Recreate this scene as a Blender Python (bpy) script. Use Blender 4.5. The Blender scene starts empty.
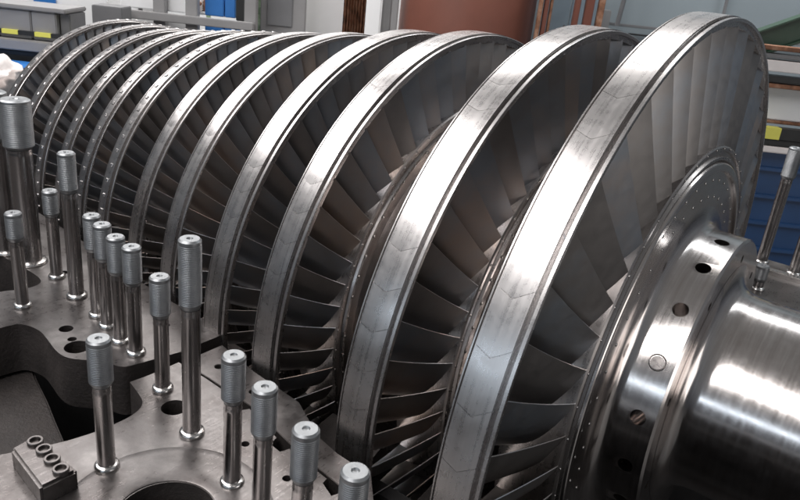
import bpy, bmesh, math, random
from mathutils import Vector, Matrix
from mathutils.geometry import tessellate_polygon
random.seed(7)
R = math.radians
sc = bpy.context.scene
COL = sc.collection

# ------------------------------------------------------------------ materials
def nodes(name):
    m = bpy.data.materials.new(name); m.use_nodes = True
    nt = m.node_tree; b = nt.nodes['Principled BSDF']
    return m, nt, b
def N(nt, kind, **kw):
    n = nt.nodes.new(kind)
    for k, v in kw.items():
        if k in n.inputs: n.inputs[k].default_value = v
        else: setattr(n, k, v)
    return n
def ramp(nt, fac, stops):
    r = nt.nodes.new('ShaderNodeValToRGB'); nt.links.new(fac, r.inputs[0])
    e = r.color_ramp.elements
    while len(e) < len(stops): e.new(0.5)
    for i, (p, c) in enumerate(stops):
        e[i].position = p; e[i].color = (*c, 1) if len(c) == 3 else c
    return r.outputs[0]
def mathn(nt, op, a, b=None, c=None):
    n = nt.nodes.new('ShaderNodeMath'); n.operation = op
    for i, v in enumerate((a, b, c)):
        if v is None: continue
        if isinstance(v, (int, float)): n.inputs[i].default_value = v
        else: nt.links.new(v, n.inputs[i])
    return n.outputs[0]
def turned_coords(nt, sx=60, sr=60, sa=1.5):
    tc = N(nt, 'ShaderNodeTexCoord'); s = N(nt, 'ShaderNodeSeparateXYZ'); nt.links.new(tc.outputs['Object'], s.inputs[0])
    a = mathn(nt, 'ARCTAN2', s.outputs[2], s.outputs[1])
    y2 = mathn(nt, 'MULTIPLY', s.outputs[1], s.outputs[1]); r2 = mathn(nt, 'MULTIPLY_ADD', s.outputs[2], s.outputs[2], y2)
    r = mathn(nt, 'SQRT', r2)
    c = N(nt, 'ShaderNodeCombineXYZ')
    nt.links.new(mathn(nt, 'MULTIPLY', s.outputs[0], sx), c.inputs[0])
    nt.links.new(mathn(nt, 'MULTIPLY', r, sr), c.inputs[1])
    nt.links.new(mathn(nt, 'MULTIPLY', a, sa), c.inputs[2])
    return tc, c.outputs[0]
def turned_steel(name, base, tint, rough=(.2, .34), aniso=.4, bump=.12, sx=160, metallic=1.0):
    m, nt, b = nodes(name)
    tc, v = turned_coords(nt, sx, sx, 2.0)
    n1 = N(nt, 'ShaderNodeTexNoise', Scale=1.0, Detail=3.0, Roughness=.6); nt.links.new(v, n1.inputs['Vector'])
    n2 = N(nt, 'ShaderNodeTexNoise', Scale=5.0, Detail=6.0, Roughness=.6); nt.links.new(tc.outputs['Object'], n2.inputs['Vector'])
    n3 = N(nt, 'ShaderNodeTexNoise', Scale=38.0, Detail=4.0, Roughness=.7); nt.links.new(tc.outputs['Object'], n3.inputs['Vector'])
    mix = mathn(nt, 'ADD', mathn(nt, 'MULTIPLY', n2.outputs[0], .6), mathn(nt, 'MULTIPLY', n1.outputs[0], .4))
    col = ramp(nt, mix, [(.32, tint), (.62, base)])
    nt.links.new(col, b.inputs['Base Color'])
    b.inputs['Metallic'].default_value = metallic
    rr = mathn(nt, 'ADD', mathn(nt, 'MULTIPLY', n1.outputs[0], .5), mathn(nt, 'MULTIPLY', n3.outputs[0], .5))
    mr = N(nt, 'ShaderNodeMapRange'); nt.links.new(rr, mr.inputs[0])
    mr.inputs['From Min'].default_value = .3; mr.inputs['From Max'].default_value = .7
    mr.inputs['To Min'].default_value = rough[0]; mr.inputs['To Max'].default_value = rough[1]
    nt.links.new(mr.outputs[0], b.inputs['Roughness'])
    if aniso:
        b.inputs['Anisotropic'].default_value = aniso
        t = N(nt, 'ShaderNodeTangent', direction_type='RADIAL', axis='X'); nt.links.new(t.outputs[0], b.inputs['Tangent'])
    if bump:
        bp = N(nt, 'ShaderNodeBump', Strength=bump, Distance=.001); nt.links.new(n1.outputs[0], bp.inputs['Height'])
        nt.links.new(bp.outputs[0], b.inputs['Normal'])
    return m
def worn_metal(name, stops, scale=6, rough=(.35, .55), metallic=.8, bump=.25, per_island=False, stretch=(1, 1, 1), dist=.002):
    m, nt, b = nodes(name)
    tc = N(nt, 'ShaderNodeTexCoord'); mp = N(nt, 'ShaderNodeMapping'); nt.links.new(tc.outputs['Object'], mp.inputs[0])
    mp.inputs['Scale'].default_value = stretch
    n2 = N(nt, 'ShaderNodeTexNoise', Scale=float(scale), Detail=7.0, Roughness=.62); nt.links.new(mp.outputs[0], n2.inputs['Vector'])
    n3 = N(nt, 'ShaderNodeTexNoise', Scale=scale * 12.0, Detail=4.0, Roughness=.7); nt.links.new(mp.outputs[0], n3.inputs['Vector'])
    f = n2.outputs[0]
    if per_island:
        g = N(nt, 'ShaderNodeNewGeometry'); oi = N(nt, 'ShaderNodeObjectInfo')
        q = mathn(nt, 'FRACT', mathn(nt, 'ADD', g.outputs['Random Per Island'], oi.outputs['Random']))
        f = mathn(nt, 'ADD', mathn(nt, 'MULTIPLY', f, .6), mathn(nt, 'MULTIPLY_ADD', q, .32, .04))
    col = ramp(nt, f, stops); nt.links.new(col, b.inputs['Base Color'])
    b.inputs['Metallic'].default_value = metallic
    mr = N(nt, 'ShaderNodeMapRange'); nt.links.new(mathn(nt, 'MULTIPLY_ADD', n3.outputs[0], .5, mathn(nt, 'MULTIPLY', n2.outputs[0], .5)), mr.inputs[0])
    mr.inputs['From Min'].default_value = .3; mr.inputs['From Max'].default_value = .7
    mr.inputs['To Min'].default_value = rough[0]; mr.inputs['To Max'].default_value = rough[1]
    nt.links.new(mr.outputs[0], b.inputs['Roughness'])
    bp = N(nt, 'ShaderNodeBump', Strength=bump, Distance=dist); nt.links.new(n3.outputs[0], bp.inputs['Height'])
    nt.links.new(bp.outputs[0], b.inputs['Normal'])
    return m
def paint(name, col, rough=.5, var=.12, metallic=0, scale=3):
    a = tuple(max(0, c * (1 - var)) for c in col); z = tuple(min(1, c * (1 + var)) for c in col)
    return worn_metal(name, [(.3, a), (.7, z)], scale=scale, rough=(rough - .08, rough + .08), metallic=metallic, bump=.08)

M = {}
M['band'] = turned_steel('band_steel', (.60, .575, .565), (.49, .47, .465), (.23, .34), .3, .0, 120)
M['shaft'] = turned_steel('shaft_steel', (.72, .68, .66), (.56, .50, .47), (.13, .22), .4, .04, 120)
M['disc'] = turned_steel('disc_steel', (.55, .505, .48), (.33, .31, .31), (.22, .36), .2, .0, 90)
M['blade'] = worn_metal('blade_steel', [(.22, (.24, .23, .225)), (.42, (.38, .355, .34)), (.55, (.38, .41, .45)), (.72, (.52, .43, .37)), (.85, (.58, .56, .55))],
                        scale=3.5, rough=(.32, .48), metallic=1.0, bump=.1, per_island=True, dist=.001)
M['stud'] = worn_metal('stud_steel', [(.3, (.36, .35, .35)), (.7, (.54, .51, .50))], scale=9, rough=(.18, .32), metallic=1, bump=.06, stretch=(1, 1, .3), dist=.001)
M['thread'] = worn_metal('thread_steel', [(.3, (.22, .23, .24)), (.7, (.41, .42, .43))], scale=12, rough=(.38, .54), metallic=1, bump=.2, dist=.001)
M['flange'] = worn_metal('machined_flange', [(.25, (.05, .042, .04)), (.40, (.12, .108, .104)), (.56, (.185, .172, .168)), (.76, (.34, .32, .31))], scale=5, rough=(.22, .46), metallic=.9, bump=.3, dist=.0012)
def scratches(m, strength=.35):
    nt = m.node_tree; b = nt.nodes['Principled BSDF']
    tc = N(nt, 'ShaderNodeTexCoord'); mp = N(nt, 'ShaderNodeMapping'); nt.links.new(tc.outputs['Object'], mp.inputs[0])
    mp.inputs['Rotation'].default_value = (0, 0, R(24)); mp.inputs['Scale'].default_value = (260, 9, 9)
    n = N(nt, 'ShaderNodeTexNoise', Scale=1.0, Detail=4.0, Roughness=.7); nt.links.new(mp.outputs[0], n.inputs['Vector'])
    old = b.inputs['Roughness'].links[0].from_socket
    nt.links.new(mathn(nt, 'ADD', old, mathn(nt, 'MULTIPLY_ADD', n.outputs[0], strength, -strength / 2)), b.inputs['Roughness'])
    ob = b.inputs['Normal'].links[0].from_node
    bp = N(nt, 'ShaderNodeBump', Strength=.12, Distance=.0006); nt.links.new(n.outputs[0], bp.inputs['Height']); nt.links.new(ob.outputs[0], bp.inputs['Normal']); nt.links.new(bp.outputs[0], b.inputs['Normal'])
scratches(M['flange'])
M['cast'] = worn_metal('rough_casting', [(.3, (.02, .017, .016)), (.7, (.05, .041, .038))], scale=7, rough=(.5, .75), metallic=.35, bump=.7, dist=.004)
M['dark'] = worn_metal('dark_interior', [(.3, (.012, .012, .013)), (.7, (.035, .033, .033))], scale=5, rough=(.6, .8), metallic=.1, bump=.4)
M['bolt'] = worn_metal('bolt_steel', [(.3, (.5, .49, .48)), (.7, (.74, .72, .7))], scale=15, rough=(.16, .3), metallic=1, bump=.1, dist=.001)
M['wall_white'] = paint('white_wall_paint', (.78, .79, .80), .7, .05)
M['wall_blue'] = paint('pale_blue_wall_paint', (.215, .25, .27), .6, .07, scale=1.2)
M['floor'] = paint('floor_paint', (.10, .10, .10), .6, .3)
M['grey'] = paint('grey_paint', (.24, .235, .235), .45, .1)
M['midgrey'] = paint('mid_grey_paint', (.15, .15, .155), .45, .12)
M['black'] = paint('black_paint', (.015, .015, .015), .5, .2)
M['yellow'] = paint('yellow_tape', (.70, .66, .12), .5, .08)
M['blue'] = paint('blue_paint', (.018, .06, .16), .4, .2)
M['brightblue'] = paint('bright_blue_paint', (.03, .16, .46), .4, .12)
M['white'] = paint('white_paint', (.80, .80, .80), .5, .04)
M['brown'] = paint('brown_primer', (.15, .052, .034), .5, .12)
M['rust'] = worn_metal('rusty_steel', [(.3, (.06, .03, .02)), (.5, (.24, .11, .06)), (.7, (.38, .24, .17))], scale=14, rough=(.6, .8), metallic=.1, bump=.4)
M['green'] = paint('green_paint', (.028, .055, .036), .45, .15)
M['leafgreen'] = worn_metal('mottled_green', [(.35, (.04, .09, .03)), (.6, (.35, .45, .3))], scale=12, rough=(.6, .8), metallic=0, bump=.2)
M['cloth'] = paint('white_cloth', (.75, .70, .68), .9, .1)
M['bluegrey'] = paint('blue_grey_paint', (.20, .25, .29), .4, .15)

# ------------------------------------------------------------------ helpers
def link(name, me, mat, parent=None, smooth=30):
    if mat is not None and not me.materials: me.materials.append(mat)
    o = bpy.data.objects.new(name, me); COL.objects.link(o)
    if smooth is not None:
        me.polygons.foreach_set('use_smooth', [True] * len(me.polygons))
        me.set_sharp_from_angle(angle=R(smooth))
    if parent: o.parent = parent
    return o
def from_bm(name, bm, mat, parent=None, smooth=30, recalc=True):
    if recalc: bmesh.ops.recalc_face_normals(bm, faces=bm.faces)
    me = bpy.data.meshes.new(name); bm.to_mesh(me); bm.free()
    return link(name, me, mat, parent, smooth)
def tag(o, label, cat, group=None, kind=None):
    o['label'] = label; o['category'] = cat
    if group: o['group'] = group
    if kind: o['kind'] = kind
    return o
def struct(o): o['kind'] = 'structure'; return o
def empty(name, loc=(0, 0, 0), rz=0):
    o = bpy.data.objects.new(name, None); o.empty_display_size = .1; COL.objects.link(o)
    o.location = loc; o.rotation_euler.z = rz; return o
def lathe_x(bm, prof, n=192, closed=False, cap=False, a0=0, a1=360):
    """profile of (x, r) spun round the X axis"""
    full = abs(a1 - a0 - 360) < 1e-6; k = n if full else n + 1
    rings = []
    for (x, r) in prof:
        rings.append([bm.verts.new((x, -r * math.cos(R(a0 + (a1 - a0) * i / n)), r * math.sin(R(a0 + (a1 - a0) * i / n)))) for i in range(k)])
    L = len(prof)
    for j in range(L if closed else L - 1):
        A, B = rings[j], rings[(j + 1) % L]
        for i in range(n if full else n):
            q = (i + 1) % k
            if not full and i + 1 >= k: continue
            bm.faces.new((A[i], A[q], B[q], B[i]))
    if cap:
        bm.faces.new(rings[0]); bm.faces.new(rings[-1])
def lathe_z(bm, prof, n=32, cx=0, cy=0, z0=0):
    """profile of (r, z) spun round the Z axis; r = 0 closes to a point"""
    rings = []
    for (r, z) in prof:
        if r <= 1e-7: rings.append([bm.verts.new((cx, cy, z0 + z))])
        else: rings.append([bm.verts.new((cx + r * math.cos(2 * math.pi * i / n), cy + r * math.sin(2 * math.pi * i / n), z0 + z)) for i in range(n)])
    for A, B in zip(rings, rings[1:]):
        for i in range(n):
            q = (i + 1) % n
            if len(A) == 1 and len(B) == 1: continue
            if len(A) == 1: bm.faces.new((A[0], B[q], B[i]))
            elif len(B) == 1: bm.faces.new((A[i], A[q], B[0]))
            else: bm.faces.new((A[i], A[q], B[q], B[i]))
def box(bm, x0, x1, y0, y1, z0, z1, bev=0):
    r = bmesh.ops.create_cube(bm, size=1)
    for v in r['verts']:
        v.co = Vector(((x0 + x1) / 2 + v.co.x * (x1 - x0), (y0 + y1) / 2 + v.co.y * (y1 - y0), (z0 + z1) / 2 + v.co.z * (z1 - z0)))
    if bev:
        es = list({e for v in r['verts'] for e in v.link_edges})
        bmesh.ops.bevel(bm, geom=es, offset=bev, segments=2, affect='EDGES')
def slab(name, outer, holes, z0, z1, mat, parent=None, bev=.004, side_mat=None):
    """flat plate of any outline with holes, rounded arrises"""
    loops = [outer] + holes
    tris = tessellate_polygon([[Vector((x, y, 0)) for x, y in l] for l in loops])
    flat = [p for l in loops for p in l]
    bm = bmesh.new()
    T = [bm.verts.new((x, y, z1)) for x, y in flat]; B = [bm.verts.new((x, y, z0)) for x, y in flat]
    for t in tris:
        try: bm.faces.new([T[i] for i in t]); bm.faces.new([B[i] for i in reversed(t)])
        except ValueError: pass
    k = 0
    for l in loops:
        n = len(l)
        for i in range(n):
            a, b = k + i, k + (i + 1) % n
            f = bm.faces.new((T[a], T[b], B[b], B[a])); f.material_index = 1 if side_mat else 0
        k += n
    bmesh.ops.recalc_face_normals(bm, faces=bm.faces)
    if bev:
        es = [e for e in bm.edges if all(abs(v.co.z - z1) < 1e-6 for v in e.verts) and len(e.link_faces) == 2 and any(abs(f.normal.z) < .5 for f in e.link_faces)]
        bmesh.ops.bevel(bm, geom=es, offset=bev, segments=2, affect='EDGES', clamp_overlap=True, material=0)
    me = bpy.data.meshes.new(name); bm.to_mesh(me); bm.free()
    me.materials.append(mat)
    if side_mat: me.materials.append(side_mat)
    return link(name, me, None, parent, 30)
def circle(cx, cy, r, n=32): return [(cx + r * math.cos(2 * math.pi * i / n), cy + r * math.sin(2 * math.pi * i / n)) for i in range(n)]
def smooth_poly(pts, it=2, keep=()):
    """round the corners of an outline (Chaikin), leaving the listed corners sharp"""
    keep = set(keep)
    cur = [(p, i in keep) for i, p in enumerate(pts)]
    for _ in range(it):
        out = []
        n = len(cur)
        for i in range(n):
            (p, k), (a, _a), (b, _b) = cur[i], cur[i - 1], cur[(i + 1) % n]
            if k: out.append((p, True)); continue
            out.append(((p[0] * .75 + a[0] * .25, p[1] * .75 + a[1] * .25), False))
            out.append(((p[0] * .75 + b[0] * .25, p[1] * .75 + b[1] * .25), False))
        cur = out
    return [p for p, _ in cur]

# ------------------------------------------------------------------ rotor
rotor = tag(empty('turbine_rotor', (0, 0, 0)), 'huge steel turbine rotor with twelve bladed discs lying in its open casing', 'rotor')
# per disc: tip radius, front x, band width, blade count, root radius, front x of the root, rivets on the band, phase of the front edges (deg)
W = [
    (1.000, -.488, .104, 52, .668, -.455, False, 31.49),
    (.924, -.809, .105, 60, .655, -.782, False, 38.0),
    (.857, -1.194, .091, 64, .655, -1.165, False, 37.3),
    (.827, -1.441, .086, 68, .640, -1.415, False, 36.9),
    (.780, -1.732, .069, 74, .615, -1.710, False, 36.0),
    (.7505, -1.955, .065, 78, .600, -1.935, False, 36.0),
    (.720, -2.193, .060, 84, .580, -2.175, True, 36.0),
    (.699, -2.373, .058, 84, .565, -2.355, True, 36.0),
    (.674, -2.562, .058, 84, .548, -2.545, True, 36.0),
    (.655, -2.745, .058, 84, .532, -2.728, True, 36.0),
    (.648, -2.930, .058, 84, .522, -2.913, True, 36.0),
    (.645, -3.118, .058, 84, .515, -3.100, True, 36.0),
]
# shaft: one turned body, necked between the discs
prof = [(-4.3, .0), (-4.3, .24), (-3.62, .24), (-3.60, .30), (-3.34, .30), (-3.32, .40), (-3.24, .42)]
for i in range(len(W) - 1, -1, -1):
    Rt, xf, w, n, Rr, xr, rv, ph = W[i]
    neck = Rr - .12
    xb = xf - w - .02
    prof += [(xb - .02, neck), (xb - .005, neck + .02), (xb, Rr - .045), (xr - .02, Rr - .045)]
    if i > 0: prof += [(xr - .012, neck + .03), (xr + .01, neck)]
prof += [(-.474, .645), (-.470, .520), (-.466, .30), (-.335, .30), (-.3245, .362), (-.3235, .345), (-.320, .330), (-.314, .317), (-.305, .306), (-.294, .298), (-.280, .2925), (-.264, .2895), (-.24, .288), (.42, .283), (.425, .274), (.425, .0)]
bm = bmesh.new(); lathe_x(bm, prof, 160)
from_bm('shaft', bm, M['shaft'], rotor, 24)

# coupling collar with its real radial and face holes
cprof = [(-.468, .644), (-.462, .6495), (-.462, .627), (-.449, .622), (-.447, .619), (-.447, .603), (-.4475, .600), (-.456, .597), (-.456, .500), (-.454, .480),
         (-.449, .464), (-.441, .450), (-.430, .441), (-.418, .437), (-.331, .436), (-.325, .430), (-.325, .360), (-.335, .352), (-.345, .335), (-.345, .302), (-.468, .302)]
bm = bmesh.new(); lathe_x(bm, cprof, 240, closed=True)
collar = from_bm('coupling_collar', bm, M['shaft'], rotor, 24)
bm = bmesh.new()
PL = 28.8; STEP = 360 / 19
def cyl_between(bm, p, d, r, length, n=28):
    d = Vector(d).normalized(); q = d.to_track_quat('Z', 'Y').to_matrix()
    A, B = [], []
    for i in range(n):
        v = q @ Vector((r * math.cos(2 * math.pi * i / n), r * math.sin(2 * math.pi * i / n), 0))
        A.append(bm.verts.new(Vector(p) + v)); B.append(bm.verts.new(Vector(p) + v + d * length))
    bm.faces.new(list(reversed(A))); bm.faces.new(B)
    for i in range(n): bm.faces.new((A[i], A[(i + 1) % n], B[(i + 1) % n], B[i]))
for k in range(19):
    th = R(PL + STEP * k); d = (0, -math.cos(th), math.sin(th))
    if k == 0: continue
    cyl_between(bm, (-.372, d[1] * .315, d[2] * .315), d, .0195, .14)
for k in range(9):
    th = R(16.9 + 40 * k)
    cyl_between(bm, (-.365, -.383 * math.cos(th), .383 * math.sin(th)), (1, 0, 0), .0115, .06)
cutter = from_bm('cutter', bm, None, None, None)
mod = collar.modifiers.new('holes', 'BOOLEAN'); mod.object = cutter; mod.operation = 'DIFFERENCE'; mod.solver = 'EXACT'
dg = bpy.context.evaluated_depsgraph_get()
me2 = bpy.data.meshes.new_from_object(collar.evaluated_get(dg)); collar.modifiers.clear(); collar.data = me2
if not me2.materials: me2.materials.append(M['shaft'])
me2.polygons.foreach_set('use_smooth', [True] * len(me2.polygons)); me2.set_sharp_from_angle(angle=R(24))
bpy.data.objects.remove(cutter)
# slotted plug in one of the radial positions
th = R(PL); d = Vector((0, -math.cos(th), math.sin(th)))
bm = bmesh.new()
lathe_z(bm, [(.0215, -.012), (.0215, .0005), (.0200, .0018), (.0188, .0005), (.0165, -.0008), (.0160, .0006), (0, .0008)], 36)
plug = from_bm('plug', bm, M['disc'], collar, 30)
plug.matrix_local = Matrix.Translation(Vector((-.372, 0, 0)) + d * .4362) @ d.to_track_quat('Z', 'X').to_matrix().to_4x4() @ Matrix.Rotation(R(55), 4, 'Z')
plug['label'] = 'round plug with a blackened cross groove'
bm = bmesh.new()
box(bm, -.0016, .0016, -.0145, .0145, .0004, .0018); box(bm, -.0095, -.0018, -.0013, .0013, .0004, .0018); box(bm, .0018, .0095, -.0013, .0013, .0004, .0018)
for q in (-.0205, .0205): box(bm, -.0030, .0030, q - .0030, q + .0030, .0010, .0024)
lathe_z(bm, [(.0182, .0009), (.0186, .0024), (.0200, .0024), (.0204, .0009)], 36)
pm = from_bm('plug_groove_dark', bm, M['black'], collar, 30); pm.matrix_local = plug.matrix_local.copy()  # black shapes put the shade of the plug's grooves into colour
# two circles of small bright balance screws on the collar's face
bm = bmesh.new()
def dot(bm, x, r, th, s=.0056):
    c = Vector((x, -r * math.cos(th), r * math.sin(th)))
    m = Matrix.Translation(c) @ Matrix.Scale(.6, 4, (1, 0, 0))
    bmesh.ops.create_icosphere(bm, subdivisions=1, radius=s, matrix=m)
for k in range(48):
    dot(bm, -.456, .573, R(6.4 + 7.5 * k)); dot(bm, -.456, .524, R(6.4 + 7.5 * k))
sb = from_bm('balance_screws', bm, M['bolt'], collar, 60); sb['kind'] = 'stuff'

def blade_mesh(Rr, Rt, xr_f, wr, xt_f, wt, slopes):
    """twisted, hollow-faced blade; its front edge leads upwards on the near side"""
    ar, br_, at, bt = slopes
    ns, nc = 9, 12
    bm = bmesh.new(); rings = []
    pitch_t = 1.0
    for si in range(ns + 1):
        u = si / ns; r = Rr + (Rt - Rr) * u
        xf = xr_f + (xt_f - xr_f) * u; w = wr + (wt - wr) * u
        a = ar + (at - ar) * u; b = br_ + (bt - br_) * u
        tmax = w * (.060 - .035 * u)
        tot = w * (a + (b - a) / 2)
        c0 = r * R(3.4 + 2.8 * u)
        up, dn = [], []
        for j in range(nc + 1):
            s = j / nc; s = s * s * (3 - 2 * s) * .5 + s * .5
            c = c0 - w * (a * s + (b - a) * s * s / 2); x = xf - w * s
            sl = a + (b - a) * s
            nx, nc_ = -sl, 1.0; q = math.hypot(nx, nc_); nx, nc_ = -nx / q * -1, nc_ / q
            t = .0026 + tmax * (math.sin(math.pi * s ** .72) ** .9 if 0 < s < 1 else 0)
            up.append((x + nx * t / 2 * 1.0, c + nc_ * t)); dn.append((x - nx * t * .2, c - nc_ * t * .2))
        loop = up + list(reversed(dn))
        rings.append([bm.verts.new((x, -r * math.cos(c / r), r * math.sin(c / r))) for x, c in loop])
    for A, B in zip(rings, rings[1:]):
        n = len(A)
        for i in range(n): bm.faces.new((A[i], A[(i + 1) % n], B[(i + 1) % n], B[i]))
    bm.faces.new(rings[0]); bm.faces.new(list(reversed(rings[-1])))
    bmesh.ops.recalc_face_normals(bm, faces=bm.faces)
    me = bpy.data.meshes.new('blade'); bm.to_mesh(me); bm.free()
    me.materials.append(M['blade'])
    me.polygons.foreach_set('use_smooth', [True] * len(me.polygons)); me.set_sharp_from_angle(angle=R(50))
    return me, c0

singles = {0: (-14, 172), 1: (-10, 108), 2: (-4, 100), 3: (4, 96), 4: (14, 84)}
for i, (Rt, xf, w, n, Rr, xr, rivets, ph) in enumerate(W):
    # root rim of the disc, a closed turned ring carrying the blades
    xb = xf - w - .022
    pr = [(xb, Rr - .05), (xb, Rr - .006), (xb + .004, Rr), (xr - .004, Rr), (xr, Rr - .004), (xr, Rr - .014), (xr - .006, Rr - .018), (xr - .006, Rr - .030), (xr + .001, Rr - .034), (xr + .001, Rr - .042), (xr - .01, Rr - .05)]
    if i == 0: pr = [(xb, Rr - .05), (xb, Rr - .006), (xb + .004, Rr), (xr - .004, Rr), (xr, Rr - .004), (xr, Rr - .013), (xr - .006, Rr - .016), (xr - .006, Rr - .026), (xr + .002, Rr - .030), (xr + .002, Rr - .038), (xr - .008, Rr - .043), (xr - .012, Rr - .05)]
    bm = bmesh.new(); lathe_x(bm, pr, 192, closed=True)
    pstep = 360 / n
    disc = from_bm('bladed_disc', bm, M['disc'], rotor, 26)
    bm = bmesh.new()
    for k in range(n):       # locking pins at the blade feet
        dot(bm, xr + .001, Rr - .006, R(ph - 3.2 + pstep * k), .0040)
        if i in (1, 2): dot(bm, xr + .003, Rr - .038, R(ph + pstep * k), .0052)
    pn = from_bm('locking_pins', bm, M['bolt'], disc, 60); pn['kind'] = 'stuff'
    disc['label'] = ['largest disc at the coupling end', 'second largest disc, next to the coupling-end one', 'third disc counted from the coupling end', 'fourth disc counted from the coupling end',
                     'fifth disc counted from the coupling end', 'sixth disc, last with a smooth band', 'first disc with a dotted riveted band, seventh from the coupling end', 'eighth disc from the coupling end, dotted band',
                     'ninth disc from the coupling end, dotted band', 'tenth disc from the coupling end, dotted band', 'eleventh disc, next to the far end', 'farthest and smallest disc'][i]
    # shroud band: backing ring with lips, and the segments with V-shaped joints standing on it
    x0 = xf - w
    g = .018 if i < 4 else .016
    gd, ind, lf = (.024, .028, .013) if i < 4 else (.013, .017, .010)
    bm = bmesh.new()
    sp = [(x0, Rt - ind), (x0, Rt - .003), (x0 + .001, Rt - .002), (x0 + .004, Rt - .002), (x0 + .005, Rt - .008), (x0 + .010, Rt - .008), (x0 + .010, Rt - .006), (xf - g, Rt - .006),
          (xf - g, Rt - gd), (xf - g + .0085, Rt - gd), (xf - g + .0085, Rt - .005), (xf - g + .0095, Rt - .004), (xf - .001, Rt - .004), (xf, Rt - .005), (xf, Rt - lf), (xf - .009, Rt - lf - .001), (xf - .009, Rt - ind)]
    lathe_x(bm, sp, 256, closed=True)
    sub = 5; xa, xc = x0 + .008, xf - g
    xs = [xa + .0008, xa + (xc - xa) * .25, xa + (xc - xa) * .5, xa + (xc - xa) * .75, xc - .0008]
    gap = .0005 if i < 4 else .0003
    for k in range(n):
        tb = ph - 2 + pstep * k
        cols = []
        for jx, x in enumerate(xs):
            off = (52 / n) * (-1.2 * (1 - abs(jx - 2) / 2) + .8 * jx / 4)
            col = []
            for s in range(sub + 1):
                ga = math.degrees(gap / Rt) * (1 if s == 0 else -1 if s == sub else 0)
                th = R(tb + off + pstep * s / sub + ga)
                rr = Rt - (.0006 if jx in (0, 4) or s in (0, sub) else 0)
                col.append((bm.verts.new((x, -rr * math.cos(th), rr * math.sin(th))), bm.verts.new((x, -(Rt - .0065) * math.cos(th), (Rt - .0065) * math.sin(th)))))
            cols.append(col)
        for a, b in zip(cols, cols[1:]):
            for s in range(sub):
                bm.faces.new((a[s][0], b[s][0], b[s + 1][0], a[s + 1][0]))
            bm.faces.new((a[0][1], b[0][1], b[0][0], a[0][0])); bm.faces.new((a[sub][0], b[sub][0], b[sub][1], a[sub][1]))
        for s in range(sub):
            bm.faces.new((cols[0][s][1], cols[0][s][0], cols[0][s + 1][0], cols[0][s + 1][1])); bm.faces.new((cols[-1][s][0], cols[-1][s][1], cols[-1][s + 1][1], cols[-1][s + 1][0]))
        if rivets:
            th = R(tb + pstep * .5); c = Vector(((xa + xc) / 2, -(Rt) * math.cos(th), (Rt) * math.sin(th)))
            mm = Matrix.Translation(c) @ Matrix.Rotation(-th, 4, 'X') @ Matrix.Diagonal((.013, .007, .013, 1))
            r_ = bmesh.ops.create_cube(bm, size=1, matrix=mm)
            bmesh.ops.bevel(bm, geom=list({e for v in r_['verts'] for e in v.link_edges}), offset=.002, segments=1, affect='EDGES')
    from_bm('shroud_ring', bm, M['band'], disc, 22)
    # blades
    me, c0 = blade_mesh(Rr - .004, Rt - ind + .004, xr - .004, (xr - .004) - (xf - w - .014), xf - .007, w - .014, [(2.45, -.35, 2.5, .45), (2.3, -.4, 2.3, .2), (2.1, -.5, 2.1, 0)][i] if i < 3 else (1.8, -.5, 1.9, -.2))
    lead = math.degrees(c0 / Rt)
    lo, hi = singles.get(i, (1, 0))
    rest = bmesh.new()
    for k in range(n):
        th = ph - lead + pstep * k
        t = (th + 180) % 360 - 180
        if lo <= t <= hi or (hi > 180 and t + 360 <= hi):
            o = bpy.data.objects.new('blade', me); COL.objects.link(o); o.parent = disc; o.rotation_euler.x = -R(th)
        else:
            v0 = len(rest.verts); rest.from_mesh(me); rest.verts.ensure_lookup_table()
            bmesh.ops.transform(rest, matrix=Matrix.Rotation(-R(th), 4, 'X'), verts=rest.verts[v0:])
    br = from_bm('blade_row', rest, M['blade'], disc, 50, recalc=False); br['kind'] = 'stuff'

# ------------------------------------------------------------------ casing
casing = tag(empty('lower_casing', (-1.2, -1.2, 0)), 'open lower half of a cast steel casing with scalloped machined flanges', 'casing')
CL = Vector((-1.2, -1.2, 0))
def cpart(o): o.parent = casing; o.matrix_parent_inverse = Matrix.Translation(-CL); return o
front = [(-1.412, -.996), (-1.411, -1.085), (-1.417, -1.139), (-1.372, -1.150), (-1.325, -1.163), (-1.303, -1.185), (-1.292, -1.222), (-1.292, -1.275), (-1.298, -1.319), (-1.313, -1.38), (-1.361, -1.485), (-1.43, -1.62), (-1.43, -1.86), (.45, -1.86), (.45, -1.12), (-.62, -1.10),
         (-.766, -1.062), (-.775, -1.088), (-.815, -1.072), (-.818, -1.056), (-.947, -1.041), (-.955, -1.064), (-.99, -1.060), (-.997, -1.034), (-1.125, -1.003), (-1.135, -1.022), (-1.168, -1.012), (-1.172, -.999), (-1.305, -.994)]
HC = (-.970, -1.3545)
hb = [(x, y) for x, y in circle(HC[0], HC[1], .096, 48)]
fo = smooth_poly(front, 2, keep=[0, 2, 12, 13, 14, 15] + list(range(16, 29)))
cpart(slab('front_flange', fo, [hb, circle(-1.253, -1.127, .031, 28), circle(-1.03, -1.10, .010, 14), circle(-.88, -1.115, .010, 14), circle(-.72, -1.15, .010, 14)], -.16, 0, M['flange'], None, .005, M['cast']))
# raised boss with a hollow fillet round the big hole
bm = bmesh.new()
bp = []
lathe_z(bm, [(.0975, -.01), (.0975, .002), (.101, .0035), (.140, .0035), (.155, .003), (.170, .0022), (.180, .0015), (.192, .0008), (.208, .0004), (.215, -.002)], 72)
for v in bm.verts: v.co.x *= 1.02
o = cpart(from_bm('hole_boss', bm, M['flange'], None, 40)); o.location = (HC[0], HC[1], 0)
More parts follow.
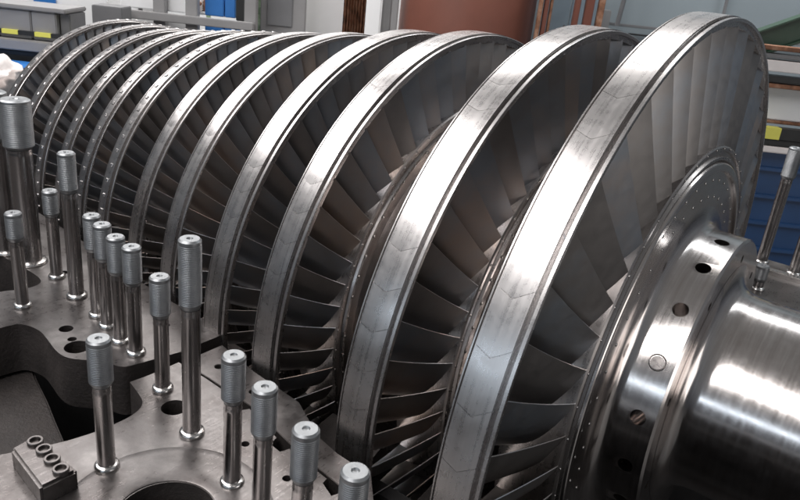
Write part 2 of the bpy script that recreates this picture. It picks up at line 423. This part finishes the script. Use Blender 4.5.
# inner ring carrier: strip between the flange and the discs
inner = [(-1.412, -.850), (-1.25, -.878), (-1.067, -.892), (-.935, -.958), (-.863, -.972), (-.76, -.975), (-.70, -1.038), (-.60, -1.052), (.45, -1.06), (.45, -1.108), (-.62, -1.088), (-.766, -1.052), (-.947, -1.028), (-1.125, -.990), (-1.305, -.983), (-1.412, -.984)]
cpart(slab('inner_carrier', inner, [circle(-1.33, -.93, .011, 14), circle(-1.18, -.945, .009, 14)], -.16, -.004, M['flange'], None, .003, M['cast']))
rear = [(-1.450, -.80), (-1.452, -.962), (-1.478, -1.085), (-1.484, -1.108), (-1.500, -1.120), (-1.535, -1.128), (-1.582, -1.162), (-1.619, -1.190), (-1.665, -1.193), (-1.735, -1.178), (-1.801, -1.166), (-1.86, -1.180), (-1.878, -1.205), (-1.90, -1.45), (-2.16, -1.45), (-2.095, -1.14), (-2.068, -1.085), (-2.06, -1.04), (-2.085, -1.005), (-2.184, -1.0), (-2.34, -1.012), (-2.7, -1.02), (-3.7, -1.02),
        (-3.7, -.70), (-3.1, -.705), (-2.6, -.725), (-2.2, -.755), (-1.95, -.785), (-1.70, -.800)]
ro = smooth_poly(rear, 2, keep=[0, 1, 13, 14, 22, 23] + list(range(23, 29)))
cpart(slab('rear_flange', ro, [circle(-1.654, -1.142, .033, 28), circle(-1.762, -1.112, .019, 20), circle(-1.700, -1.130, .012, 16), circle(-2.10, -.93, .014, 16), circle(-1.60, -.90, .011, 14)], -.15, 0, M['flange'], None, .005, M['cast']))
far = [(.45, .45), (-.41, .45), (-.42, 1.06), (-.62, 1.06), (-.92, .98), (-1.29, .91), (-1.6, .87), (-2.2, .76), (-3.7, .72), (-3.7, 1.05), (-2.2, 1.10), (-1.5, 1.20), (-.9, 1.32), (.45, 1.34)]
cpart(slab('far_flange', far, [], -.16, -.01, M['flange'], None, .004, M['cast']))
bm = bmesh.new(); box(bm, -.9, .45, 1.13, 1.165, -.02, .012, .003); cpart(from_bm('joint_strip', bm, M['bolt'], None))
# trough under the discs
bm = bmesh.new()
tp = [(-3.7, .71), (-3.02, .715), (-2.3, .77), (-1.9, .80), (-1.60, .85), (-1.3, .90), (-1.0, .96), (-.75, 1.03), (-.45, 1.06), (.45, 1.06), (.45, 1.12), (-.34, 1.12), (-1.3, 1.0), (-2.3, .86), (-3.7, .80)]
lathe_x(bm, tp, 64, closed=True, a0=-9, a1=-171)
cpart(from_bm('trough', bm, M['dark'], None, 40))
# diaphragm rings between the discs, their cut faces just below the flange plane
for a in range(1, 8):
    Rt, xf, w, n, Rr, xr, rv, ph = W[a]
    xg0 = xf + .035; xg1 = W[a - 1][1] - W[a - 1][2] - .03
    if xg1 - xg0 < .03: continue
    Ro = min(Rt, W[a - 1][0]) - .0; pr = [(xg0, Ro + .028), (xg1, Ro + .028), (xg1, Ro - .03), (xg1 - .008, Rr + .03), (xg0 + .01, Rr + .03), (xg0, Ro - .03)]
    bm = bmesh.new()
    n_ = 40; a0, a1 = -16.0, -164
    rings = [[bm.verts.new((x, -r * math.cos(R(a0 + (a1 - a0) * t / n_)), r * math.sin(R(a0 + (a1 - a0) * t / n_)) - .006)) for t in range(n_ + 1)] for x, r in pr]
    for q in range(len(pr)):
        A, B = rings[q], rings[(q + 1) % len(pr)]
        for t in range(n_): bm.faces.new((A[t], A[t + 1], B[t + 1], B[t]))
    bm.faces.new([r_[0] for r_ in rings]); bm.faces.new([r_[-1] for r_ in rings])
    o = cpart(from_bm('diaphragm', bm, M['cast'], None, 30))
# outer wall of the casing down to the floor
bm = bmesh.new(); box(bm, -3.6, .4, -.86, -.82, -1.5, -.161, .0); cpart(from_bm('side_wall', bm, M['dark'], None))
bm = bmesh.new(); box(bm, -3.6, .4, 1.06, 1.10, -1.5, -.175, .0); cpart(from_bm('side_wall', bm, M['cast'], None))

frame = tag(slab('support_frame', [(-3.2, -1.02), (-2.10, -1.08), (-2.063, -1.100), (-1.95, -1.135), (-1.824, -1.178), (-1.70, -1.212), (-1.613, -1.240), (-1.431, -1.295), (-1.30, -1.36), (-1.1, -1.50), (-1.1, -2.2), (-3.2, -2.2)], [], -1.5, -.162, M['cast'], None, .006),
            'dark grey cast support at the left edge, below the flanges and beyond the pit', 'support')

# block with four socket screws
blk = tag(empty('clamp_block', (-1.236, -1.46, 0)), 'small steel block with sloped edges on the flange, holding a row of four socket screws', 'clamp block')
bm = bmesh.new()
pts = [(-.075, -.024), (-.084, .033), (.080, .034), (.078, -.042)]
T = [bm.verts.new((x, y, .045)) for x, y in pts]; B = [bm.verts.new((x, y, .001)) for x, y in pts]
bm.faces.new(T); bm.faces.new(list(reversed(B)))
for i in range(4): bm.faces.new((T[i], B[i], B[(i + 1) % 4], T[(i + 1) % 4]))
bmesh.ops.recalc_face_normals(bm, faces=bm.faces)
bmesh.ops.bevel(bm, geom=[e for e in bm.edges if any(v.co.z > .02 for v in e.verts)], offset=.006, segments=2, affect='EDGES')
from_bm('block_body', bm, M['flange'], blk, 30)
for (x, y) in ((-1.293, -1.441), (-1.256, -1.442), (-1.217, -1.446), (-1.177, -1.450)):
    bm = bmesh.new()
    lathe_z(bm, [(.0160, .040), (.0160, .0505), (.0150, .0520), (.0112, .0520), (.0106, .0512), (.0104, .0405), (0, .0400)], 30)
    o = from_bm('socket_screw', bm, M['flange'], blk, 30); o.location = (x + 1.236, y + 1.46, 0)

# ------------------------------------------------------------------ studs
def make_stud(h, dt, ds, lt, collar=True):
    r, t = ds / 2, dt / 2
    root = empty('threaded_stud')
    bm = bmesh.new()
    lathe_z(bm, [(0, .0), (r, .0), (r, h - lt - .028), (r + .0006, h - lt - .026), (r * .98, h - lt - .02), (r, h - lt - .016), (r, h - lt - .010)], 40)
    from_bm('shank', bm, M['stud'], root, 35)
    bm = bmesh.new()
    zb = h - lt
    p = [(0, zb - .012), (r * .9, zb - .012), (t * .985, zb), ]
    pit = .0040; k = int((lt - .012) / pit)
    for j in range(k):
        z = zb + .002 + j * pit
        p += [(t, z + .0006), (t, z + .0018), (t - .0006, z + .0030), (t - .0006, z + .0036)]
    p += [(t, h - .007), (t * .985, h - .004), (t * .84, h), (t * .30, h), (t * .22, h - .0035), (0, h - .005)]
    lathe_z(bm, p, 40)
    from_bm('thread', bm, M['thread'], root, 25)
    if collar:
        bm = bmesh.new()
        q = max(r * 1.38, .0255)
        lathe_z(bm, [(r * .8, .0005), (q, .0005), (q * 1.02, .004), (q * .97, .009), (r + .004, .0115), (r + .001, .012), (r * .9, .013)], 40)
        from_bm('collar', bm, M['bolt'], root, 40)
    return root
protos = {}
def stud(key, spec, x, y, label, z=0, tilt=(0, 0)):
    grp = 'threaded studs standing on the casing flange'
    if key not in protos:
        o = protos[key] = make_stud(*spec)
    else:
        src = protos[key]; o = src.copy(); COL.objects.link(o)
        for c in list(src.children):
            d_ = c.copy(); COL.objects.link(d_); d_.parent = o
    o.location = (x, y, z); o.rotation_euler = (R(tilt[0]), R(tilt[1]), random.uniform(0, 6.28))
    return tag(o, label, 'stud', grp)
short = (.312, .048, .0365, .098)
stud('s', short, -1.174, -1.354, 'short stud right beside the block of four socket screws')
stud('b', (.483, .048, .041, .150), -1.144, -1.159, 'tallest near stud, standing alone behind the big hole boss')
stud('s', short, -.951, -1.205, 'short stud with a bright base collar, right of the tallest near stud')
stud('s', short, -.829, -1.236, 'bright topped stud in the bottom row, third from its right end')
stud('s', short, -.689, -1.272, 'stud with a frosted round top, second from the right in the bottom row', z=0)
stud('s', short, -.560, -1.294, 'nearest stud, rightmost of the bottom row, cut off by the lower edge')
stud('s', short, -1.336, -1.100, 'short stud between the row of four and the tallest near stud, beside the slotted hole')
stud('s', short, -1.525, -1.049, 'nearest stud of the close row of four on the rear flange')
stud('s', short, -1.606, -1.042, 'second stud of the close row of four, counted from the nearest')
stud('s', short, -1.702, -1.021, 'third stud of the close row of four, counted from the nearest')
stud('s', short, -1.777, -1.006, 'farthest stud of the close row of four on the rear flange')
stud('t', (.452, .049, .043, .110), -1.923, -.986, 'tall slim stud just behind the close row of four')
stud('m', (.292, .046, .036, .075), -2.081, -.962, 'short stud left of the tall slim one and right of the thick pair')
stud('m', (.292, .046, .036, .075), -1.962, -1.131, 'short stud in front of the thick pair, beside the black notch')
stud('k', (.540, .090, .072, .145), -2.237, -.965, 'very thick tall stud, the right one of the pair at the left edge')
stud('k', (.540, .090, .072, .145), -2.365, -.975, 'very thick tall stud cut by the left edge, left one of the thick pair')
stud('f', (.500, .056, .044, .120), -.437, 1.233, 'tall stud beyond the largest disc, left one of the two at the right edge')
stud('f', (.500, .056, .044, .120), -.305, 1.205, 'tall stud at the right edge, on the far flange before the blue cabinet')
stud('d', (.10, .05, .044, .055), -.385, .93, 'dark stubby stud just above the shaft beside the collar', z=-.01)

# ------------------------------------------------------------------ background hall (frame turned with the back wall)
YAW = R(35.43)
HALL = empty_loc = Vector((0, -2.02517, 0))
RX, FX = Vector((math.cos(YAW), math.sin(YAW), 0)), Vector((-math.sin(YAW), math.cos(YAW), 0))
def hall(name, label, cat, u, d, z, group=None):
    o = empty(name, HALL + RX * u + FX * d + Vector((0, 0, z)), YAW)
    if label: tag(o, label, cat, group)
    o['_u'] = 0
    del o['_u']
    o_h[o.name] = (u, d, z)
    return o
o_h = {}
def hpart(root, name, mat, u0, u1, z0, z1, d0, d1, bev=.006, label=None):
    u, d, z = o_h[root.name]
    bm = bmesh.new(); box(bm, u0 - u, u1 - u, d0 - d, d1 - d, z0 - z, z1 - z, bev)
    o = from_bm(name, bm, M[mat], root, 30)
    if label: o['label'] = label
    return o
FL = -1.5
def wall(name, mat, u0, u1, z0, z1, d0, d1, label, cat='wall'):
    bm = bmesh.new(); box(bm, -(u1 - u0) / 2, (u1 - u0) / 2, -(d1 - d0) / 2, (d1 - d0) / 2, 0, z1 - z0, 0)
    o = from_bm(name, bm, M[mat], None, 30)
    o.location = HALL + RX * ((u0 + u1) / 2) + FX * ((d0 + d1) / 2) + Vector((0, 0, z0)); o.rotation_euler.z = YAW
    return tag(o, label, cat)
bm = bmesh.new(); box(bm, -14, 8, -7, 12, FL - .1, FL); struct(from_bm('floor', bm, M['floor'], None, None))
wall('white_wall', 'wall_white', -7.5, .9, FL, 3.2, 8.0, 8.15, 'bright white hall wall behind the far end of the rotor')
wall('pale_blue_wall', 'wall_blue', .9, 7.5, FL, 3.2, 7.6, 7.75, 'pale blue grey hall wall behind the largest disc')

# grey machine bed with striped tape, left
g = hall('machine_bed', 'light grey machine bed with yellow and black striped edge at the left', 'machine', -2.9, 4.9, FL)
hpart(g, 'panel', 'grey', -3.6, -2.64, .33, .50, 4.62, 4.88); hpart(g, 'panel', 'grey', -2.635, -2.43, .33, .50, 4.62, 4.88)
hpart(g, 'panel', 'grey', -2.425, -2.27, .33, .50, 4.62, 4.88); hpart(g, 'panel', 'midgrey', -2.265, -2.20, .33, .50, 4.66, 4.88)
hpart(g, 'top_cover', 'grey', -3.6, -2.2, .503, .53, 4.60, 4.9)
hpart(g, 'ledge', 'grey', -3.6, -2.0, .262, .325, 4.56, 4.9)
hpart(g, 'rail', 'black', -3.6, -2.0, .225, .255, 4.60, 5.2)
hpart(g, 'base', 'midgrey', -3.6, -2.0, FL, .22, 4.7, 4.9)
for k in range(12): hpart(g, 'tape_stripe', 'yellow' if k % 2 else 'black', -3.33 + k * .103, -3.229 + k * .103, .352, .378, 4.60, 4.625, 0)
g = hall('blue_crate', 'dull blue crate under the grey machine bed', 'crate', -2.7, 4.5, FL)
hpart(g, 'body', 'blue', -3.0, -2.35, FL, .17, 4.3, 4.55); hpart(g, 'rim', 'brightblue', -3.0, -2.35, .172, .20, 4.28, 4.56)
bm = bmesh.new()
bmesh.ops.create_icosphere(bm, subdivisions=4, radius=1)
from mathutils import noise
for v in bm.verts:
    k = 1 + .28 * noise.noise(v.co * 2.2) + .12 * noise.noise(v.co * 6)
    v.co = Vector((v.co.x * .20 * k, v.co.y * .16 * k, v.co.z * .15 * k))
o = from_bm('cloth_bundle', bm, M['cloth'], None, 60); o.location = (-3.05, -.15, .03 + .09)
o.location = HALL + RX * -2.42 + FX * 4.1 + Vector((0, 0, .165))
tag(o, 'crumpled white cloth bundle behind the thick studs', 'cloth')
g = hall('cloth_stand', 'low dark stand carrying the white cloth bundle', 'stand', -2.42, 4.1, FL)
hpart(g, 'body', 'midgrey', -2.7, -2.2, FL, .04, 3.95, 4.28)

g = hall('white_locker', 'white locker with a blue door panel above the machine bed', 'locker', -3.2, 7.0, FL)
hpart(g, 'body', 'white', -4.2, -2.95, FL, 1.6, 7.0, 7.4); hpart(g, 'door_panel', 'brightblue', -3.62, -3.42, .19, 1.2, 6.96, 6.995)
hpart(g, 'shelf', 'leafgreen', -3.95, -3.66, .16, .24, 6.9, 6.99)
g = hall('control_box', 'dark grey control box on a stand behind the far discs', 'control box', -2.7, 6.0, FL)
hpart(g, 'box', 'midgrey', -2.61, -2.37, .22, .44, 5.9, 6.1); hpart(g, 'post', 'midgrey', -2.53, -2.47, FL, .215, 5.97, 6.03)
g = hall('white_cabinet', 'white cabinet with a narrow pipe in front, above the far discs', 'cabinet', -2.3, 6.6, FL)
hpart(g, 'body', 'white', -2.62, -2.45, FL, .95, 6.5, 6.9); hpart(g, 'pipe', 'grey', -2.43, -2.40, FL, .95, 6.4, 6.43)
hpart(g, 'top_shelf', 'rust', -2.36, -2.0, .44, .47, 6.4, 6.8)
# grey steel rack with boards
g = hall('steel_rack', 'grey steel rack of posts and beams behind the far discs', 'rack', -1.8, 6.3, FL)
for u in (-2.20, -1.93, -1.44): hpart(g, 'post', 'grey', u - .05, u + .05, FL, 1.3, 6.25, 6.33)
hpart(g, 'beam', 'grey', -2.5, -1.40, .335, .40, 6.19, 6.245); hpart(g, 'beam', 'grey', -2.7, -1.0, .155, .205, 6.19, 6.245)
hpart(g, 'cladding', 'white', -2.49, -1.99, .21, .33, 6.34, 6.37); hpart(g, 'cladding', 'white', -2.49, -1.99, .405, .8, 6.34, 6.37)
g = hall('blue_bins', 'bright blue storage bins in the grey rack', 'bins', -1.7, 6.45, FL)
for (u0, u1) in ((-1.86, -1.70), (-1.69, -1.60)):
    for (z0, z1) in ((.19, .33), (.40, .56)): hpart(g, 'bin', 'brightblue', u0, u1, z0, z1, 6.4, 6.6)
hpart(g, 'support', 'midgrey', -1.86, -1.5, FL, .185, 6.42, 6.6)
g = hall('opening_panel', 'black panel standing in for a dark opening in the grey rack', 'opening', -1.6, 6.4, .36)
hpart(g, 'screen', 'black', -1.585, -1.45, .385, .8, 6.36, 6.39); hpart(g, 'bracket', 'midgrey', -1.54, -1.50, .40, .95, 6.395, 6.42)  # black sheet gives the shade of a dark opening by colour
g = hall('notice_board', 'mottled pale green board beside the dark window', 'board', -1.4, 6.7, .2)
hpart(g, 'board', 'leafgreen', -1.56, -1.36, .22, 1.1, 6.62, 6.65)
g = hall('dark_window', 'dark window in a grey frame left of the white screen', 'window', -1.2, 6.7, .3)
hpart(g, 'frame', 'grey', -1.42, -1.03, .20, 1.2, 6.55, 6.60); hpart(g, 'pane', 'midgrey', -1.36, -1.14, .36, 1.1, 6.535, 6.546)
g = hall('scrap_pile', 'brown pile of rusty bars lying in front of the white screen', 'scrap', -1.2, 6.0, FL)
for k in range(9):
    u = -1.36 + k * .055 + random.uniform(-.02, .02); z = .26 - k * .012
    hpart(g, 'bar', 'rust', u, u + .17, z - .03, z + random.uniform(-.005, .015), 5.9 + .02 * k, 6.0 + .02 * k, .003)
hpart(g, 'crate', 'midgrey', -1.35, -.75, FL, .15, 5.9, 6.3)
g = hall('white_screen', 'plain white screen board left of the dark curtain', 'screen', -.9, 6.9, FL)
hpart(g, 'board', 'white', -1.13, -.70, FL, 1.5, 6.9, 6.95)
bm = bmesh.new()
nn = 40; A, B = [], []
for k in range(nn + 1):
    x = -.10 + .20 * k / nn; y = .02 * math.sin(k * 1.3)
    A.append(bm.verts.new((x, y, 0))); B.append(bm.verts.new((x, y, 3.2)))
for k in range(nn): bm.faces.new((A[k], A[k + 1], B[k + 1], B[k]))
bmesh.ops.solidify(bm, geom=bm.faces[:], thickness=.008)
o = from_bm('dark_curtain', bm, M['rust'], None, 60); o.location = HALL + RX * -.61 + FX * 6.6 + Vector((0, 0, FL)); o.rotation_euler.z = YAW
tag(o, 'dark brown hanging curtain between the white screen and grey column', 'curtain')
g = hall('steel_column', 'light grey steel column left of the brown tank', 'column', -.33, 6.5, FL)
hpart(g, 'web', 'grey', -.37, -.29, FL, 3, 6.48, 6.52); hpart(g, 'flange_plate', 'white', -.50, -.375, FL, 3, 6.4, 6.45); hpart(g, 'flange_plate', 'grey', -.285, -.23, FL, 3, 6.4, 6.45)
# brown tank
g = hall('brown_tank', 'big round brown tank standing behind the middle discs', 'tank', .36, 6.7, FL)
bm = bmesh.new(); lathe_z(bm, [(0, .06), (.50, .06), (.56, .08), (.585, .14), (.585, 3.4), (.50, 3.6), (0, 3.65)], 72); from_bm('shell', bm, M['brown'], g, 30)
bm = bmesh.new(); lathe_z(bm, [(.585, 1.30), (.592, 1.30), (.592, 1.34), (.585, 1.34)], 72); from_bm('seam_band', bm, M['brown'], g, 30)
g = hall('rusty_posts', 'rust coloured steel posts right of the brown tank', 'posts', 1.1, 6.4, FL)
for k, (u0, u1, m) in enumerate(((.905, .935, 'rust'), (.95, .985, 'brown'), (1.0, 1.02, 'rust'), (1.20, 1.245, 'brown'), (1.29, 1.36, 'brown'), (1.40, 1.45, 'rust'))): hpart(g, 'post', m, u0, u1, FL, 2.5, 6.2 + .02 * k, 6.26 + .02 * k)
g = hall('blue_grey_door', 'blue grey sheet door between the rusty posts', 'door', 1.15, 6.9, FL)
hpart(g, 'leaf', 'bluegrey', 1.0, 1.28, FL, 1.6, 6.9, 6.95); hpart(g, 'leaf', 'bluegrey', 1.3, 1.55, FL, 1.6, 6.92, 6.97); hpart(g, 'handle', 'bolt', 1.24, 1.26, .45, .6, 6.86, 6.895)
bm = bmesh.new(); lathe_z(bm, [(0, 0), (.022, 0), (.022, 3), (0, 3)], 16); o = from_bm('slanting_pipe', bm, M['midgrey'], None, 40)
o.location = HALL + RX * 1.80 + FX * 7.2 + Vector((0, 0, .62)); o.rotation_euler = (0, R(4), YAW)
tag(o, 'thin dark pipe hanging before the pale wall above the largest disc', 'pipe')
# small wall clutter at the left
g = hall('wall_pipes', 'bundle of thin dark and pale pipes running up the white wall', 'pipes', -2.2, 7.6, FL)
for k, (u, m, r_) in enumerate(((-4.05, 'midgrey', .03), (-3.2, 'bolt', .02), (-3.12, 'black', .012), (-2.95, 'midgrey', .02), (-2.2, 'leafgreen', .02), (-1.6, 'midgrey', .025))):
    hpart(g, 'pipe', m, u - r_, u + r_, FL, 2.4, 7.7 - r_, 7.7 + r_, .008)
g = hall('tool_shelf', 'white shelf of small dark and pale boxes above the far discs', 'shelf', -2.1, 6.9, FL)
hpart(g, 'board', 'white', -2.62, -1.5, .10, .13, 6.8, 7.1); hpart(g, 'board', 'white', -2.62, -1.5, .36, .385, 6.8, 7.1); hpart(g, 'leg', 'grey', -2.60, -2.55, FL, .095, 6.85, 6.95); hpart(g, 'leg', 'grey', -1.55, -1.50, FL, .095, 6.85, 6.95)
u = -2.6
while u < -1.6:
    w_ = random.uniform(.05, .14); hpart(g, 'box', random.choice(['midgrey', 'leafgreen', 'rust', 'cloth', 'blue', 'black', 'grey']), u, u + w_ * .85, .388, .388 + random.uniform(.05, .16), 6.82, 7.0)
    hpart(g, 'box', random.choice(['midgrey', 'leafgreen', 'rust', 'cloth', 'black', 'grey']), u, u + w_ * .85, .133, .133 + random.uniform(.05, .14), 6.82, 7.0); u += w_
g = hall('conduit_run', 'dark conduits and a junction box fixed across the pale blue wall', 'conduit', 2.2, 7.5, .4)
hpart(g, 'conduit', 'midgrey', 1.6, 4.2, .60, .625, 7.5, 7.54, .004); hpart(g, 'conduit', 'black', 2.0, 4.2, .53, .545, 7.5, 7.52, .004)
hpart(g, 'junction_box', 'grey', 1.62, 1.78, .56, .74, 7.42, 7.495, .008); hpart(g, 'drop_pipe', 'midgrey', 2.86, 2.885, .63, 2.0, 7.5, 7.53, .004)
# green beam
def bar(name, mat, p, q, th, dp, root=None):
    p, q = Vector(p), Vector(q); d = q - p; L = d.length
    bm = bmesh.new(); box(bm, 0, L, -dp / 2, dp / 2, -th / 2, th / 2, .004)
    o = from_bm(name, bm, M[mat], root, 30)
    return o, math.atan2(d.z, d.x)
g = hall('green_beam', 'dark green sloping steel beam to the right of the largest disc', 'beam', 1.75, 4.7, .58)
ang = math.atan2(.30, .62)
for (nm, off, th, dp) in (('web', .035, .13, .02), ('flange_edge', .106, .012, .09), ('flange_edge', -.036, .012, .09)):
    bm = bmesh.new(); box(bm, -.3, 1.7, -dp / 2, dp / 2, off - th / 2 + .0, off + th / 2, .003)
    o = from_bm(nm, bm, M['green'], g, 30); o.rotation_euler = (0, -ang, 0)
# bar stock right
g = hall('bar_stock', 'stack of dark brown and pinkish steel bars under the green beam', 'bar stock', 2.4, 4.6, .55)
for (z0, z1, m) in ((.745, .770, 'rust'), (.700, .725, 'midgrey'), (.625, .690, 'cloth'), (.565, .600, 'black'), (.53, .555, 'rust')): hpart(g, 'bar', m, 1.9, 3.2, z0, z1, 4.5, 4.6, .004)
g = hall('white_tray', 'white panel above the striped tape at the right edge', 'panel', 2.4, 4.6, .3)
hpart(g, 'sheet', 'wall_white', 1.95, 3.2, .325, .528, 4.62, 4.66)
hpart(g, 'lower_edge', 'rust', 1.95, 3.2, .303, .322, 4.60, 4.65)
g = hall('striped_barrier', 'yellow and black striped rail above the blue cabinet', 'barrier', 2.4, 4.55, .2)
for k in range(6): hpart(g, 'stripe', 'black' if k % 2 else 'yellow', 2.05 + k * .2, 2.248 + k * .2, .225, .295, 4.5, 4.56, .0)
hpart(g, 'rail', 'black', 1.85, 3.1, .185, .220, 4.5, 4.58); hpart(g, 'pink_rail', 'cloth', 1.85, 3.1, .140, .180, 4.5, 4.58)
g = hall('blue_cabinet', 'large blue ribbed cabinet behind the far studs at the right edge', 'cabinet', 2.5, 4.6, FL)
hpart(g, 'body', 'blue', 1.7, 3.4, FL, .13, 4.6, 5.2)
for k, z in enumerate((.02, -.16, -.34, -.52, -.70)): hpart(g, 'ridge', 'blue', 1.7, 3.4, z - .012, z + .012, 4.56, 4.598, .005)

# ------------------------------------------------------------------ lights
def area(name, loc, target, sx, sy, power, col):
    l = bpy.data.lights.new(name, 'AREA'); l.shape = 'RECTANGLE'; l.size = sx; l.size_y = sy; l.energy = power; l.color = col
    o = bpy.data.objects.new(name, l); COL.objects.link(o); o.location = loc
    o.rotation_euler = (Vector(target) - Vector(loc)).to_track_quat('-Z', 'Y').to_euler()
    return o
area('skylight_strip', (-3.2, -3.15, 4.2), (-1.8, -.8, .3), 9.5, 1.15, 310, (1.0, .975, .965))
area('skylight_strip', (-3.2, -1.8, 4.6), (-2.2, -.6, .3), 9.5, .9, 185, (1.0, .97, .96))
area('skylight_strip', (-3.6, 2.3, 4.6), (-2.2, -.3, .3), 9.5, .5, 45, (1.0, .97, .96))
area('window_side', (-1.0, -6.2, 1.35), (-1.0, 0, .3), 6.0, .28, 32, (.74, .87, 1.0))
area('end_fill', (6.0, -.2, .5), (-1.5, 0, .4), 3.4, 2.6, 58, (1.0, .965, .94))  # added fill from the shaft end, brightens the upper blade panels
area('hall_fill', (-4.6, 2.6, 4.6), (-4.6, 5.0, .4), 7.0, 2.0, 420, (1.0, .98, .96))  # added area light so the white back wall is lit
area('hall_fill', (.8, 4.4, 4.6), (.8, 5.6, .4), 4.0, 1.6, 130, (.92, .97, 1.0))  # second added light for the hall background

w = bpy.data.worlds.new('World'); sc.world = w; w.use_nodes = True
nt = w.node_tree; bgn = nt.nodes['Background']
tc = N(nt, 'ShaderNodeTexCoord'); s = N(nt, 'ShaderNodeSeparateXYZ'); nt.links.new(tc.outputs['Generated'], s.inputs[0])
mr = N(nt, 'ShaderNodeMapRange'); nt.links.new(s.outputs[2], mr.inputs[0]); mr.inputs['From Min'].default_value = -1; mr.inputs['From Max'].default_value = 1
col = ramp(nt, mr.outputs[0], [(.36, (.016, .015, .015)), (.50, (.055, .06, .07)), (.62, (.13, .14, .155)), (1.0, (.17, .17, .17))])
nt.links.new(col, bgn.inputs[0]); bgn.inputs[1].default_value = 1.0

# ------------------------------------------------------------------ camera
cam = bpy.data.cameras.new('camera'); co = bpy.data.objects.new('camera', cam); COL.objects.link(co)
r_, u_, f_ = Vector((.78671, .60936, .09888)), Vector((-.30512, .24458, .92037)), Vector((-.53665, .75423, -.37834))
mt = Matrix((r_, u_, -f_)).transposed().to_4x4(); mt.translation = (0, -2.02517, 1.06628)
co.matrix_world = mt
cam.sensor_width = 36; cam.lens = 36 * 727.64 / 800; cam.clip_end = 100; cam.clip_start = .02
cam.dof.use_dof = True; cam.dof.focus_distance = 2.1; cam.dof.aperture_fstop = 9
sc.camera = co
sc.view_settings.view_transform = 'Standard'; sc.view_settings.look = 'None'; sc.view_settings.exposure = 0; sc.view_settings.gamma = 1
